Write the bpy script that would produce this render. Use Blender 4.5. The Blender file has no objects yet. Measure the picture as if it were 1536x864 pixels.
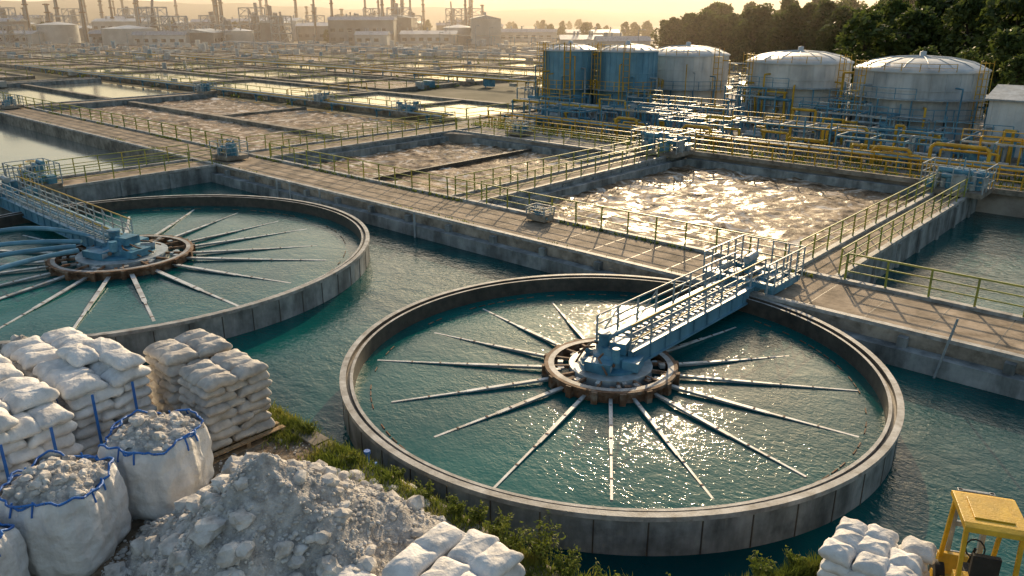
import bpy, math, random, bmesh
from mathutils import Vector, Matrix, noise
rnd = random.Random(11)
U = rnd.uniform
sc = bpy.context.scene
PI = math.pi

# ------------------------------------------------------------------ helpers
def C(X, Y):            # survey frame -> plant grid frame
    return (.743*X-.669*Y, .669*X+.743*Y)

class MB:
    def __init__(s): s.v=[]; s.f=[]; s.m=[]; s.s=[]
    def add(s, vs, fs, mi=0, sm=False):
        o=len(s.v); s.v.extend(vs)
        for f in fs:
            s.f.append(tuple(i+o for i in f)); s.m.append(mi); s.s.append(sm)
    def box(s,x0,y0,z0,x1,y1,z1,mi=0):
        s.add([(x0,y0,z0),(x1,y0,z0),(x1,y1,z0),(x0,y1,z0),(x0,y0,z1),(x1,y0,z1),(x1,y1,z1),(x0,y1,z1)],
              [(0,3,2,1),(4,5,6,7),(0,1,5,4),(1,2,6,5),(2,3,7,6),(3,0,4,7)],mi)
    def cbox(s,c,d,rz=0,mi=0):
        cs,sn=math.cos(rz),math.sin(rz); vs=[]
        for z in(-.5,.5):
            for x,y in((-.5,-.5),(.5,-.5),(.5,.5),(-.5,.5)):
                X,Y=x*d[0],y*d[1]
                vs.append((c[0]+X*cs-Y*sn,c[1]+X*sn+Y*cs,c[2]+z*d[2]))
        s.add(vs,[(0,3,2,1),(4,5,6,7),(0,1,5,4),(1,2,6,5),(2,3,7,6),(3,0,4,7)],mi)
    def frame(s,p,q):
        p=Vector(p);q=Vector(q);d=(q-p)
        if d.length<1e-6: d=Vector((0,0,1))
        d.normalize()
        up=Vector((0,0,1)) if abs(d.z)<.95 else Vector((1,0,0))
        x=d.cross(up).normalized(); y=x.cross(d).normalized()
        return p,q,x,y
    def beam(s,p,q,w,h=None,mi=0):
        h=h or w; p,q,x,y=s.frame(p,q); vs=[]
        for c in(p,q):
            for i,j in((-.5,-.5),(.5,-.5),(.5,.5),(-.5,.5)):
                vs.append(tuple(c+x*i*w+y*j*h))
        s.add(vs,[(0,1,2,3),(4,7,6,5),(0,4,5,1),(1,5,6,2),(2,6,7,3),(3,7,4,0)],mi)
    def cyl(s,p,q,r0,r1=None,n=8,mi=0,sm=True,caps=True):
        r1=r0 if r1 is None else r1
        p,q,x,y=s.frame(p,q); vs=[]
        for c,r in((p,r0),(q,r1)):
            for i in range(n):
                a=2*PI*i/n; vs.append(tuple(c+x*math.cos(a)*r+y*math.sin(a)*r))
        s.add(vs,[(i,(i+1)%n,n+(i+1)%n,n+i) for i in range(n)],mi,sm)
        if caps:
            s.add(vs,[tuple(range(n))[::-1],tuple(range(n,2*n))],mi,False)
    def path(s,pts,r,n=8,mi=0):
        for a,b in zip(pts,pts[1:]): s.cyl(a,b,r,r,n,mi)
    def lathe(s,cx,cy,prof,n=48,mi=0,sm=False,close=False,a0=0,z0=0):
        vs=[];k=len(prof)
        for i in range(n):
            a=2*PI*i/n
            for r,z in prof: vs.append((cx+r*math.cos(a),cy+r*math.sin(a),z+z0))
        fs=[]
        for i in range(n):
            j=(i+1)%n
            for t in range(k if close else k-1):
                u=(t+1)%k
                fs.append((i*k+t,j*k+t,j*k+u,i*k+u))
        s.add(vs,fs,mi,sm)
    def rail(s,pts,z,h=1.05,sp=1.5,r=.05,mi=0,mids=2,pm=None):
        pm=mi if pm is None else pm
        for (x0,y0),(x1,y1) in zip(pts,pts[1:]):
            L=math.hypot(x1-x0,y1-y0); n=max(1,int(L/sp))
            for i in range(n+1):
                t=i/n; x=x0+(x1-x0)*t;y=y0+(y1-y0)*t
                s.beam((x,y,z),(x+U(-.02,.02),y+U(-.02,.02),z+h),r*1.15,r*1.15,pm)
            for k in range(mids+1):
                zz=z+h*(1-k/(mids+1))
                s.beam((x0,y0,zz),(x1,y1,zz),r if k==0 else r*.75,r if k==0 else r*.75,mi)
    def obj(s,name,mats,parent=None,loc=None):
        me=bpy.data.meshes.new(name); me.from_pydata(s.v,[],s.f)
        for m in mats: me.materials.append(m)
        me.polygons.foreach_set('material_index',s.m)
        me.polygons.foreach_set('use_smooth',s.s); me.update()
        o=bpy.data.objects.new(name,me); sc.collection.objects.link(o)
        if parent: o.parent=parent
        if loc: o.location=loc
        return o
def empty(name,loc=(0,0,0)):
    e=bpy.data.objects.new(name,None); sc.collection.objects.link(e); e.location=loc; e.empty_display_size=.3
    return e

# ------------------------------------------------------------------ materials
def nmat(name,cols,scale=1.,rough=.6,metal=0.,bump=.3,bscale=20.,bdist=.02,stretch=(1,1,1),detail=6,dirt=.35,dscale=.35,spec=.5,transl=0,dstretch=(1,1,1)):
    m=bpy.data.materials.new(name); m.use_nodes=True; nt=m.node_tree; N=nt.nodes; L=nt.links
    b=N['Principled BSDF']; tc=N.new('ShaderNodeTexCoord')
    def mp(st):
        q=N.new('ShaderNodeMapping'); q.inputs['Scale'].default_value=st; L.new(tc.outputs['Object'],q.inputs['Vector']); return q
    n=N.new('ShaderNodeTexNoise'); n.inputs['Scale'].default_value=scale; n.inputs['Detail'].default_value=detail; n.inputs['Roughness'].default_value=.6
    L.new(mp(stretch).outputs[0],n.inputs['Vector'])
    r=N.new('ShaderNodeValToRGB'); L.new(n.outputs['Fac'],r.inputs[0])
    els=r.color_ramp.elements; k=len(cols)
    for i,c in enumerate(cols):
        p=.32+.36*i/max(1,k-1)
        e=els[i] if i<2 else els.new(p)
        e.position=p; e.color=(*c,1)
    n2=N.new('ShaderNodeTexNoise'); n2.inputs['Scale'].default_value=dscale; n2.inputs['Detail'].default_value=7; n2.inputs['Roughness'].default_value=.65
    L.new(mp(dstretch).outputs[0],n2.inputs['Vector'])
    r2=N.new('ShaderNodeMapRange'); r2.inputs[1].default_value=.35; r2.inputs[2].default_value=.62; r2.inputs[3].default_value=1-dirt; r2.inputs[4].default_value=1
    L.new(n2.outputs['Fac'],r2.inputs[0])
    mx=N.new('ShaderNodeMix'); mx.data_type='RGBA'; mx.blend_type='MULTIPLY'; mx.inputs[0].default_value=1
    L.new(r.outputs[0],mx.inputs[6]); L.new(r2.outputs[0],mx.inputs[7]); L.new(mx.outputs[2],b.inputs['Base Color'])
    b.inputs['Roughness'].default_value=rough; b.inputs['Metallic'].default_value=metal
    b.inputs['Specular IOR Level'].default_value=spec
    if bump>0:
        n3=N.new('ShaderNodeTexNoise'); n3.inputs['Scale'].default_value=bscale; n3.inputs['Detail'].default_value=5
        L.new(tc.outputs['Object'],n3.inputs['Vector'])
        bp=N.new('ShaderNodeBump'); bp.inputs['Strength'].default_value=bump; bp.inputs['Distance'].default_value=bdist
        L.new(n3.outputs['Fac'],bp.inputs['Height']); L.new(bp.outputs[0],b.inputs['Normal'])
    if transl>0:
        t=N.new('ShaderNodeBsdfTranslucent'); L.new(mx.outputs[2],t.inputs[0]); ms=N.new('ShaderNodeMixShader'); ms.inputs[0].default_value=transl
        L.new(b.outputs[0],ms.inputs[1]); L.new(t.outputs[0],ms.inputs[2]); L.new(ms.outputs[0],N['Material Output'].inputs[0])
    return m

def water(name,c1,c2,s1=.9,s2=4.,b1=.5,b2=.25,rough=.06,stretch=(1,1,1),rz=0.,cs=.12,spec=.4):
    m=bpy.data.materials.new(name); m.use_nodes=True; nt=m.node_tree; N=nt.nodes; L=nt.links
    b=N['Principled BSDF']; tc=N.new('ShaderNodeTexCoord')
    mp=N.new('ShaderNodeMapping'); mp.inputs['Scale'].default_value=stretch; mp.inputs['Rotation'].default_value=(0,0,rz); L.new(tc.outputs['Object'],mp.inputs[0])
    def ns(sc_,d,src,dist=0):
        n=N.new('ShaderNodeTexNoise'); n.inputs['Scale'].default_value=sc_; n.inputs['Detail'].default_value=d; n.inputs['Distortion'].default_value=dist
        L.new(src,n.inputs['Vector']); return n
    a=ns(cs,6,tc.outputs['Object'],.6); r=N.new('ShaderNodeMapRange'); r.inputs[1].default_value=.36;r.inputs[2].default_value=.64
    L.new(a.outputs[0],r.inputs[0])
    mx=N.new('ShaderNodeMix'); mx.data_type='RGBA'; mx.inputs[6].default_value=(*c1,1); mx.inputs[7].default_value=(*c2,1)
    L.new(r.outputs[0],mx.inputs[0]); L.new(mx.outputs[2],b.inputs['Base Color'])
    w1=ns(s1,3,mp.outputs[0],.5); w2=ns(s2,4,mp.outputs[0],.8)
    cp=ns(.22,3,tc.outputs['Object'],.3); cr=N.new('ShaderNodeMapRange'); cr.inputs[1].default_value=.35;cr.inputs[2].default_value=.65;cr.inputs[3].default_value=b2*.35;cr.inputs[4].default_value=b2
    L.new(cp.outputs[0],cr.inputs[0])
    p1=N.new('ShaderNodeBump'); p1.inputs['Strength'].default_value=b1; p1.inputs['Distance'].default_value=.12; L.new(w1.outputs[0],p1.inputs['Height'])
    p2=N.new('ShaderNodeBump'); L.new(cr.outputs[0],p2.inputs['Strength']); p2.inputs['Distance'].default_value=.05; L.new(w2.outputs[0],p2.inputs['Height']); L.new(p1.outputs[0],p2.inputs['Normal'])
    L.new(p2.outputs[0],b.inputs['Normal']); b.inputs['Roughness'].default_value=rough; b.inputs['IOR'].default_value=1.33; b.inputs['Specular IOR Level'].default_value=spec
    return m

M={}
M['conc']=nmat('weathered_concrete',[(.19,.16,.125),(.35,.305,.25),(.45,.395,.33)],2.5,.85,dirt=.6,dscale=.5,bump=.4,bscale=14)
M['wall']=nmat('stained_wall_concrete',[(.18,.2,.205),(.3,.33,.335),(.4,.42,.43)],1.6,.75,dirt=.65,dscale=1.1,dstretch=(1,1,.22),bump=.35,bscale=10)
M['rim']=nmat('rim_concrete',[(.24,.23,.215),(.42,.42,.41),(.54,.54,.53)],3,.65,dirt=.5,dscale=1.3,bump=.3)
M['dark']=nmat('wet_dark_concrete',[(.05,.045,.04),(.12,.1,.08)],3,.5,dirt=.4)
M['deck']=nmat('walkway_paving',[(.21,.155,.1),(.42,.32,.225),(.52,.41,.3)],1.3,.9,dirt=.6,dscale=.7,bump=.6,bscale=9)
M['yard']=nmat('yard_concrete',[(.2,.17,.14),(.34,.3,.26),(.42,.38,.33)],.6,.9,dirt=.5,dscale=.15)
M['soil']=nmat('ground_soil',[(.06,.06,.03),(.13,.115,.065),(.2,.17,.12)],.12,.95,dirt=.4,dscale=.03)
M['bank']=nmat('bank_dirt',[(.13,.085,.05),(.24,.18,.12),(.36,.3,.23)],3.5,.95,dirt=.5,dscale=.9,bump=.9,bscale=9,bdist=.05)
M['rgreen']=nmat('green_rail_paint',[(.14,.19,.04),(.33,.36,.06),(.55,.42,.06)],.8,.45,dirt=.3)
M['ryel']=nmat('yellow_rail_paint',[(.5,.28,.02),(.78,.47,.04)],1.2,.4,dirt=.3)
M['blue']=nmat('blue_steel_paint',[(.05,.18,.28),(.09,.28,.41),(.16,.37,.49)],1.5,.45,dirt=.4,dscale=2)
M['grey']=nmat('grey_steel',[(.2,.23,.25),(.34,.39,.42),(.44,.49,.52)],2,.4,metal=.0,dirt=.4,dscale=1.5)
M['lgrey']=nmat('galvanised_steel',[(.34,.39,.41),(.48,.54,.57)],3,.4,metal=.0,dirt=.45,dscale=2)
M['arm']=nmat('radial_arm_paint',[(.36,.33,.29),(.64,.65,.64),(.76,.78,.79)],1.3,.45,dirt=.4,dscale=1.6,bump=.1)
M['rust']=nmat('rusty_steel',[(.06,.035,.02),(.2,.1,.05),(.32,.25,.19)],3,.8,dirt=.5,dscale=2)
M['tblue']=nmat('tank_blue_paint',[(.11,.27,.38),(.15,.34,.47),(.2,.4,.53)],.5,.4,dirt=.4,dscale=.8,dstretch=(1,1,.12))
M['tgrey']=nmat('tank_grey_paint',[(.4,.43,.45),(.52,.55,.57),(.6,.62,.63)],.4,.4,dirt=.45,dscale=.7,dstretch=(1,1,.12))
M['tlight']=nmat('tank_pale_paint',[(.52,.51,.5),(.66,.65,.63),(.74,.73,.71)],.4,.4,dirt=.4,dscale=.7,dstretch=(1,1,.12))
M['twhite']=nmat('tank_roof_paint',[(.5,.52,.52),(.7,.7,.68)],.6,.45,dirt=.25)
M['wh']=nmat('white_siding',[(.6,.62,.63),(.74,.76,.76)],.6,.5,dirt=.3)
M['sack']=nmat('white_woven_sack',[(.62,.6,.575),(.78,.765,.745),(.84,.83,.81)],2.2,.75,dirt=.25,dscale=2.5,bump=.9,bscale=5.5,bdist=.06)
M['sack2']=nmat('dusty_woven_sack',[(.43,.4,.37),(.56,.53,.49),(.64,.61,.57)],2.2,.8,dirt=.3,dscale=2.5,bump=.9,bscale=6,bdist=.05)
M['fibc']=nmat('bulk_bag_fabric',[(.66,.65,.63),(.8,.79,.78),(.84,.84,.83)],1.6,.6,dirt=.25,dscale=2.2,dstretch=(1,1,.4),bump=1,bscale=3.5,bdist=.1)
M['strap']=nmat('blue_strap',[(.02,.12,.45),(.03,.2,.6)],4,.5,dirt=.2)
M['grav']=nmat('pale_gravel',[(.34,.31,.285),(.54,.51,.475),(.7,.675,.64)],6,.95,dirt=.38,dscale=1.3,bump=1,bscale=22,bdist=.05)
M['rock']=nmat('pale_rock',[(.4,.37,.335),(.62,.59,.55),(.76,.74,.7)],4,.9,dirt=.35,dscale=3,bump=.5)
M['wood']=nmat('pallet_wood',[(.25,.15,.08),(.42,.28,.15),(.52,.38,.24)],3,.8,dirt=.3,stretch=(1,6,6))
M['bark']=nmat('bark',[(.05,.035,.025),(.1,.075,.05)],5,.9)
M['leaf']=nmat('tree_leaves',[(.05,.075,.016),(.1,.14,.03),(.17,.19,.05)],.9,.6,dirt=.4,dscale=.5,bump=0,transl=.45)
M['grass']=nmat('grass_blades',[(.08,.12,.02),(.18,.23,.035),(.32,.3,.07)],1.5,.7,dirt=.3,bump=0,transl=.4)
M['fyel']=nmat('forklift_yellow',[(.66,.38,.02),(.78,.48,.035)],2,.4,dirt=.3,dscale=3)
M['rubber']=nmat('black_rubber',[(.015,.015,.015),(.03,.03,.03)],5,.8,dirt=.2)
M['glass']=nmat('window_glass',[(.03,.04,.05),(.06,.08,.09)],1,.1,dirt=.1,bump=0)
M['bldg']=nmat('factory_cladding',[(.2,.2,.2),(.3,.3,.28)],.1,.7,dirt=.4,dscale=.1)
M['bldg2']=nmat('factory_white_cladding',[(.42,.42,.4),(.55,.54,.5)],.1,.7,dirt=.3,dscale=.1)
M['hill']=nmat('hill_woodland',[(.035,.05,.025),(.07,.08,.04)],.01,.95,dirt=.4,dscale=.004)
M['w_can']=water('canal_water',(.0,.04,.045),(.003,.09,.088),.9,4.6,.32,.6,.05,(1,1.5,1),.5,spec=.36)
M['w_tank']=water('clarifier_water',(.0,.06,.064),(.004,.112,.108),1.0,5.5,.2,.45,.07,(1,1.4,1),.9,spec=.32)
M['w_pond']=water('pond_water',(.16,.17,.15),(.26,.25,.21),.5,2.5,.08,.06,.1,(1,1,1),0,.05,.5)

def foam_mat(name,k):
    m=bpy.data.materials.new(name); m.use_nodes=True; nt=m.node_tree; N=nt.nodes; L=nt.links
    b=N['Principled BSDF']; tc=N.new('ShaderNodeTexCoord')
    w=N.new('ShaderNodeTexNoise'); w.inputs['Scale'].default_value=.42; w.inputs['Detail'].default_value=10; w.inputs['Roughness'].default_value=.62; w.inputs['Distortion'].default_value=2.8
    L.new(tc.outputs['Object'],w.inputs['Vector'])
    r=N.new('ShaderNodeValToRGB'); L.new(w.outputs[0],r.inputs[0]); e=r.color_ramp.elements
    e[0].position=.38; e[0].color=(.10*k,.062*k,.034*k,1); e[1].position=.48; e[1].color=(.22*k,.155*k,.1*k,1)
    x=e.new(.55); x.color=(.36*k,.27*k,.19*k,1); x=e.new(.60); x.color=(.6*k,.52*k,.44*k,1); x=e.new(.68); x.color=(.74*k,.69*k,.62*k,1)
    L.new(r.outputs[0],b.inputs['Base Color'])
    rr=N.new('ShaderNodeMapRange'); rr.inputs[1].default_value=.4; rr.inputs[2].default_value=.56; rr.inputs[3].default_value=.2; rr.inputs[4].default_value=.85
    L.new(w.outputs[0],rr.inputs[0]); L.new(rr.outputs[0],b.inputs['Roughness'])
    n=N.new('ShaderNodeTexNoise'); n.inputs['Scale'].default_value=1.6; n.inputs['Detail'].default_value=4; n.inputs['Distortion'].default_value=1
    L.new(tc.outputs['Object'],n.inputs['Vector'])
    bp=N.new('ShaderNodeBump'); bp.inputs['Strength'].default_value=.5; bp.inputs['Distance'].default_value=.12; L.new(n.outputs[0],bp.inputs['Height']); L.new(bp.outputs[0],b.inputs['Normal'])
    b.inputs['IOR'].default_value=1.33; b.inputs['Specular IOR Level'].default_value=.1
    return m
M['foam']=foam_mat('aeration_foam_water',.95)
M['foam2']=foam_mat('pale_foam_water',1.12)

# ------------------------------------------------------------------ ground, water, walls
WZ=-1.02
g=MB(); B=7000
HA0,HA1,HB0,HB1=-140,60,-40,53.6
for x0,y0,x1,y1 in((-B,-B,HA0,B),(HA1,-B,B,B),(HA0,HB1,HA1,B),(HA0,-B,HA1,HB0)):
    g.add([(x0,y0,-.6),(x1,y0,-.6),(x1,y1,-.6),(x0,y1,-.6)],[(0,1,2,3)])
g.add([(HA0,HB0,-3),(HA1,HB0,-3),(HA1,HB1,-3),(HA0,HB1,-3)],[(0,1,2,3)])
g.obj('ground',[M['soil']])

def sheet(name,x0,y0,x1,y1,z,mat,n=1):
    b=MB(); b.add([(x0,y0,z),(x1,y0,z),(x1,y1,z),(x0,y1,z)],[(0,1,2,3)]); return b.obj(name,[mat])
sheet('canal_water',-51.6,-30,58,26.65,WZ,M['w_can'])
sheet('canal_water',-10.25,30.6,45,53,-1.25,M['w_can'])
sheet('pond_water',-138,-30,-54.9,26.7,-.95,M['w_pond'])

w=MB()
w.box(-300,26.62,-3,60,30.7,0,0)
w.box(-300,26.62,.0,60,26.87,.13,1); w.box(-300,30.42,0,60,30.68,.13,1)
w.box(-51.4,26.1,-3,-16.0,26.6,-.42,2); w.box(-9.2,26.1,-3,60,26.6,-.42,2)
a=-50
while a<50:
    if not(-16.3<a<-9.2): w.box(a,26.35,-2.9,a+.3,26.61,-.08,2)
    a+=3.1
w.add([(-300,26.88,.004),(60,26.88,.004),(60,30.41,.004),(-300,30.41,.004)],[(0,1,2,3)],3)
a=-98
while a<50:
    w.add([(a,26.89,.008),(a+.035,26.89,.008),(a+.035,30.4,.008),(a,30.4,.008)],[(0,1,2,3)],4); a+=2.0
w.obj('main_walkway',[M['conc'],M['rim'],M['wall'],M['deck'],M['dark']])

def cross(name,a0,a1,b0,b1,z=0,deck=True,mid=None):
    w=MB(); w.box(a0,b0,-3,a1,b1,z,2)
    w.box(a0-.04,b0+.01,z+.0,a0+.2,b1-.01,z+.14,1); w.box(a1-.2,b0+.01,z,a1+.04,b1-.01,z+.14,1)
    if deck: w.add([(a0+.21,b0,z+.004),(a1-.21,b0,z+.004),(a1-.21,b1,z+.004),(a0+.21,b1,z+.004)],[(0,1,2,3)],3)
    b=b0+1
    while b<b1-1:
        w.box(a0-.12,b,-2.9,a0-.01,b+.3,z-.1,2); w.box(a1+.01,b,-2.9,a1+.12,b+.3,z-.1,2); b+=3.2
    return w.obj(name,[M['conc'],M['rim'],M['wall'],M['deck']])
cross('cross_walkway',-12.1,-10.2,30.72,53)
cross('cross_walkway',-32.4,-30.1,30.72,53)
cross('cross_walkway',-55,-51.5,30.72,53)
cross('cross_walkway',-55,-51.5,-29,26.58)
cross('cross_walkway',-103,-100,-29,26.58)
cross('cross_walkway',-103,-100,30.72,53)
cross('cross_walkway',-139.9,-137,30.72,53)
def basin_walls(name,a0,a1,b0,b1):
    w=MB()
    t=.5
    w.box(a0,b0,-3,a1,b0+t,-.25,0); w.box(a0,b1-t,-3,a1,b1,-.25,0)
    w.box(a0,b0+t,-3,a0+t,b1-t,-.25,0); w.box(a1-t,b0+t,-3,a1,b1-t,-.25,0)
    return w.obj(name,[M['wall']])
basin_walls('basin_wall',-30.05,-12.15,30.72,52.9)
basin_walls('basin_wall',-51.4,-32.5,30.72,49.5)
w=MB(); w.box(-51.45,49.52,-3,-32.45,53,0,0); w.box(-51.4,49.45,0,-32.5,49.7,.14,1)
w.add([(-51.45,48.0,.0),(-47.5,49.5,.0),(-51.45,49.5,.0),(-51.45,48,-3),(-47.5,49.5,-3),(-51.45,49.5,-3)],[(0,1,2),(0,3,4,1)],0)
w.obj('basin_end_slab',[M['yard'],M['rim']])

def foam(name,a0,a1,b0,b1,z,mt='foam',res=5):
    b=MB(); nx=int((a1-a0)*res); ny=int((b1-b0)*res); vs=[]
    for j in range(ny+1):
        for i in range(nx+1):
            x=a0+(a1-a0)*i/nx; y=b0+(b1-b0)*j/ny
            h=noise.fractal(Vector((x*.55,y*.55,3)),1,2,5)*.16+abs(noise.fractal(Vector((x*1.3,y*1.3,9)),1,2,3))*.10
            vs.append((x,y,z+h))
    fs=[(j*(nx+1)+i,j*(nx+1)+i+1,(j+1)*(nx+1)+i+1,(j+1)*(nx+1)+i) for j in range(ny) for i in range(nx)]
    b.add(vs,fs,0,True); return b.obj(name,[M[mt]])
foam('aeration_basin_water',-29.6,-12.6,31.2,52.4,-.75)
foam('aeration_basin_water',-50.95,-32.95,31.2,49.1,-.75,'foam2')
w=MB(); w.box(-42.2,31.25,-2.5,-41.95,49,-.45,0)
w.obj('baffle_wall',[M['dark']])

foam('settling_pond_water',-99.8,-55.2,31.0,41.2,-.5,'foam2',2)
foam('settling_pond_water',-99.8,-55.2,42.0,52.8,-.5,'foam2',2)
sheet('pond_water',-136.9,30.8,-103.1,52.9,-.5,M['w_pond'])
w=MB(); w.box(-99.9,41.25,-3,-55.1,41.95,-.1,0); w.box(-80,42,-3,-79.5,52.9,-.2,0); w.box(-137,41.2,-3,-103,41.9,-.1,0); w.obj('pond_divider',[M['conc']])
pw=MB(); pp=MB(); veg=[]; fr=MB()
for k in range(-3,14):
    b0=57+k*16.5 if k>=0 else (31.5,8,-12)[-k-1]
    dp=12.5 if k>=0 else 16
    for c in range(12):
        a1=-58-c*32; a0=a1-29
        if k<0 and a1>-141: continue
        X=.743*(a0+a1)/2+.669*(b0+8); Y=-.669*(a0+a1)/2+.743*(b0+8)
        if Y>285 or (X>-8 and Y<130): continue
        split=rnd.random()<.5
        z=-.35
        if split:
            am=(a0+a1)/2+U(-4,4); pp.add([(a0,b0,z),(am-.4,b0,z),(am-.4,b0+dp,z),(a0,b0+dp,z)],[(0,1,2,3)],rnd.choice((0,1)))
            pp.add([(am+.4,b0,z),(a1,b0,z),(a1,b0+dp,z),(am+.4,b0+dp,z)],[(0,1,2,3)],rnd.choice((0,0,1)))
            pw.box(am-.4,b0,-.7,am+.4,b0+dp,-.1,0)
        else: pp.add([(a0,b0,z),(a1,b0,z),(a1,b0+dp,z),(a0,b0+dp,z)],[(0,1,2,3)],rnd.choice((0,0,0,1)))
        pw.box(a0-1,b0-.9,-.7,a1+1,b0-.01,-.05,0); pw.box(a0-1,b0+dp+.01,-.7,a1+1,b0+dp+1,-.05,0)
        pw.box(a0-1,b0,-.7,a0-.01,b0+dp,-.05,0); pw.box(a1+.01,b0,-.7,a1+1,b0+dp,-.05,0)
        if Y<200:
            fr.rail([(a0-1,b0-.5),(a1+1,b0-.5)],-.05,h=1,r=.07,sp=3,mi=rnd.choice((0,0,1)),mids=1)
            fr.rail([(a1+.5,b0),(a1+.5,b0+dp)],-.05,h=1,r=.07,sp=3,mi=rnd.choice((0,0,1)),mids=1)
        for q in range(18):
            if rnd.random()<.5: veg.append((U(a0-1,a1+1),b0+rnd.choice((-1.9,dp+1.9))+U(-.5,.5)))
            else: veg.append((rnd.choice((a0-1.5,a1+1.5))+U(-.4,.4),U(b0,b0+dp)))
pp.obj('distant_pond_water',[M['w_pond'],M['foam2']]); pw.obj('distant_pond_walls',[M['conc']])
fr.obj('distant_handrail',[M['rgreen'],M['ryel']])

w=MB(); w.box(-56,53.02,-3,60,56.9,0,0); w.box(-56.0,56.95,-.9,60,98,-.06,0); 
for i in range(26):
    x=U(-54,20);y=U(58,92); w.cbox((x,y,.05+i*.003),(U(2,6),U(2,5),.3),0,1)
w.box(-34,52.7,0,60,53.0,.3,1)
w.obj('yard_pavement',[M['yard'],M['conc']])

# ------------------------------------------------------------------ handrails
def rails(name,segs,mi='rgreen',z=.13,**k):
    r=MB()
    for s_ in segs: r.rail(s_,z,mi=0,**k)
    return r.obj(name,[M[mi]])
rails('handrail',[[(-51,30.55),(-12.4,30.55)]],'rgreen')
rails('handrail',[[(-9.9,30.55),(45,30.55)]],'rgreen',r=.06)
rails('handrail',[[(-12.0,31),(-12.0,52.9)]],'rgreen')
rails('handrail',[[(-10.3,31),(-10.3,52.9)]],'rgreen')
rails('handrail',[[(-32.3,31),(-32.3,50)]],'rgreen')
rails('handrail',[[(-30.2,31),(-30.2,52.4)]],'rgreen')
rails('handrail',[[(-51.3,49.6),(-33,49.6)]],'rgreen')
rails('handrail',[[(-51.6,31),(-51.6,52.9)],[(-54.9,31),(-54.9,52.9)]],'rgreen')
rails('handrail',[[(-54.85,26.4),(-54.85,0)],[(-51.65,26.4),(-51.65,14.8)]],'rgreen')
rails('handrail',[[(-260,30.55),(-55.2,30.55)],],'rgreen',r=.07,sp=2.5)
rails('yellow_handrail',[[(-34,53.25),(45,53.25)]],'ryel',z=.05,r=.07)
rails('yellow_handrail',[[(-54,56.6),(40,56.6)]],'ryel',z=.0,r=.07,mids=1)
rails('yellow_handrail',[[(-52,53.3),(-35,53.3)]],'ryel',z=.0,r=.07)

w=MB()
for a in(-43,-41.6,-38.5,-30.2):
    w.cyl((a,26.0,-2),(a,26.0,.35),.06,.06,6,0)
w.cyl((-5.3,26.0,-1.4),(-4.9,26.0,1.1),.04,.04,6,0)
w.obj('mooring_posts',[M['grey']])

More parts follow.
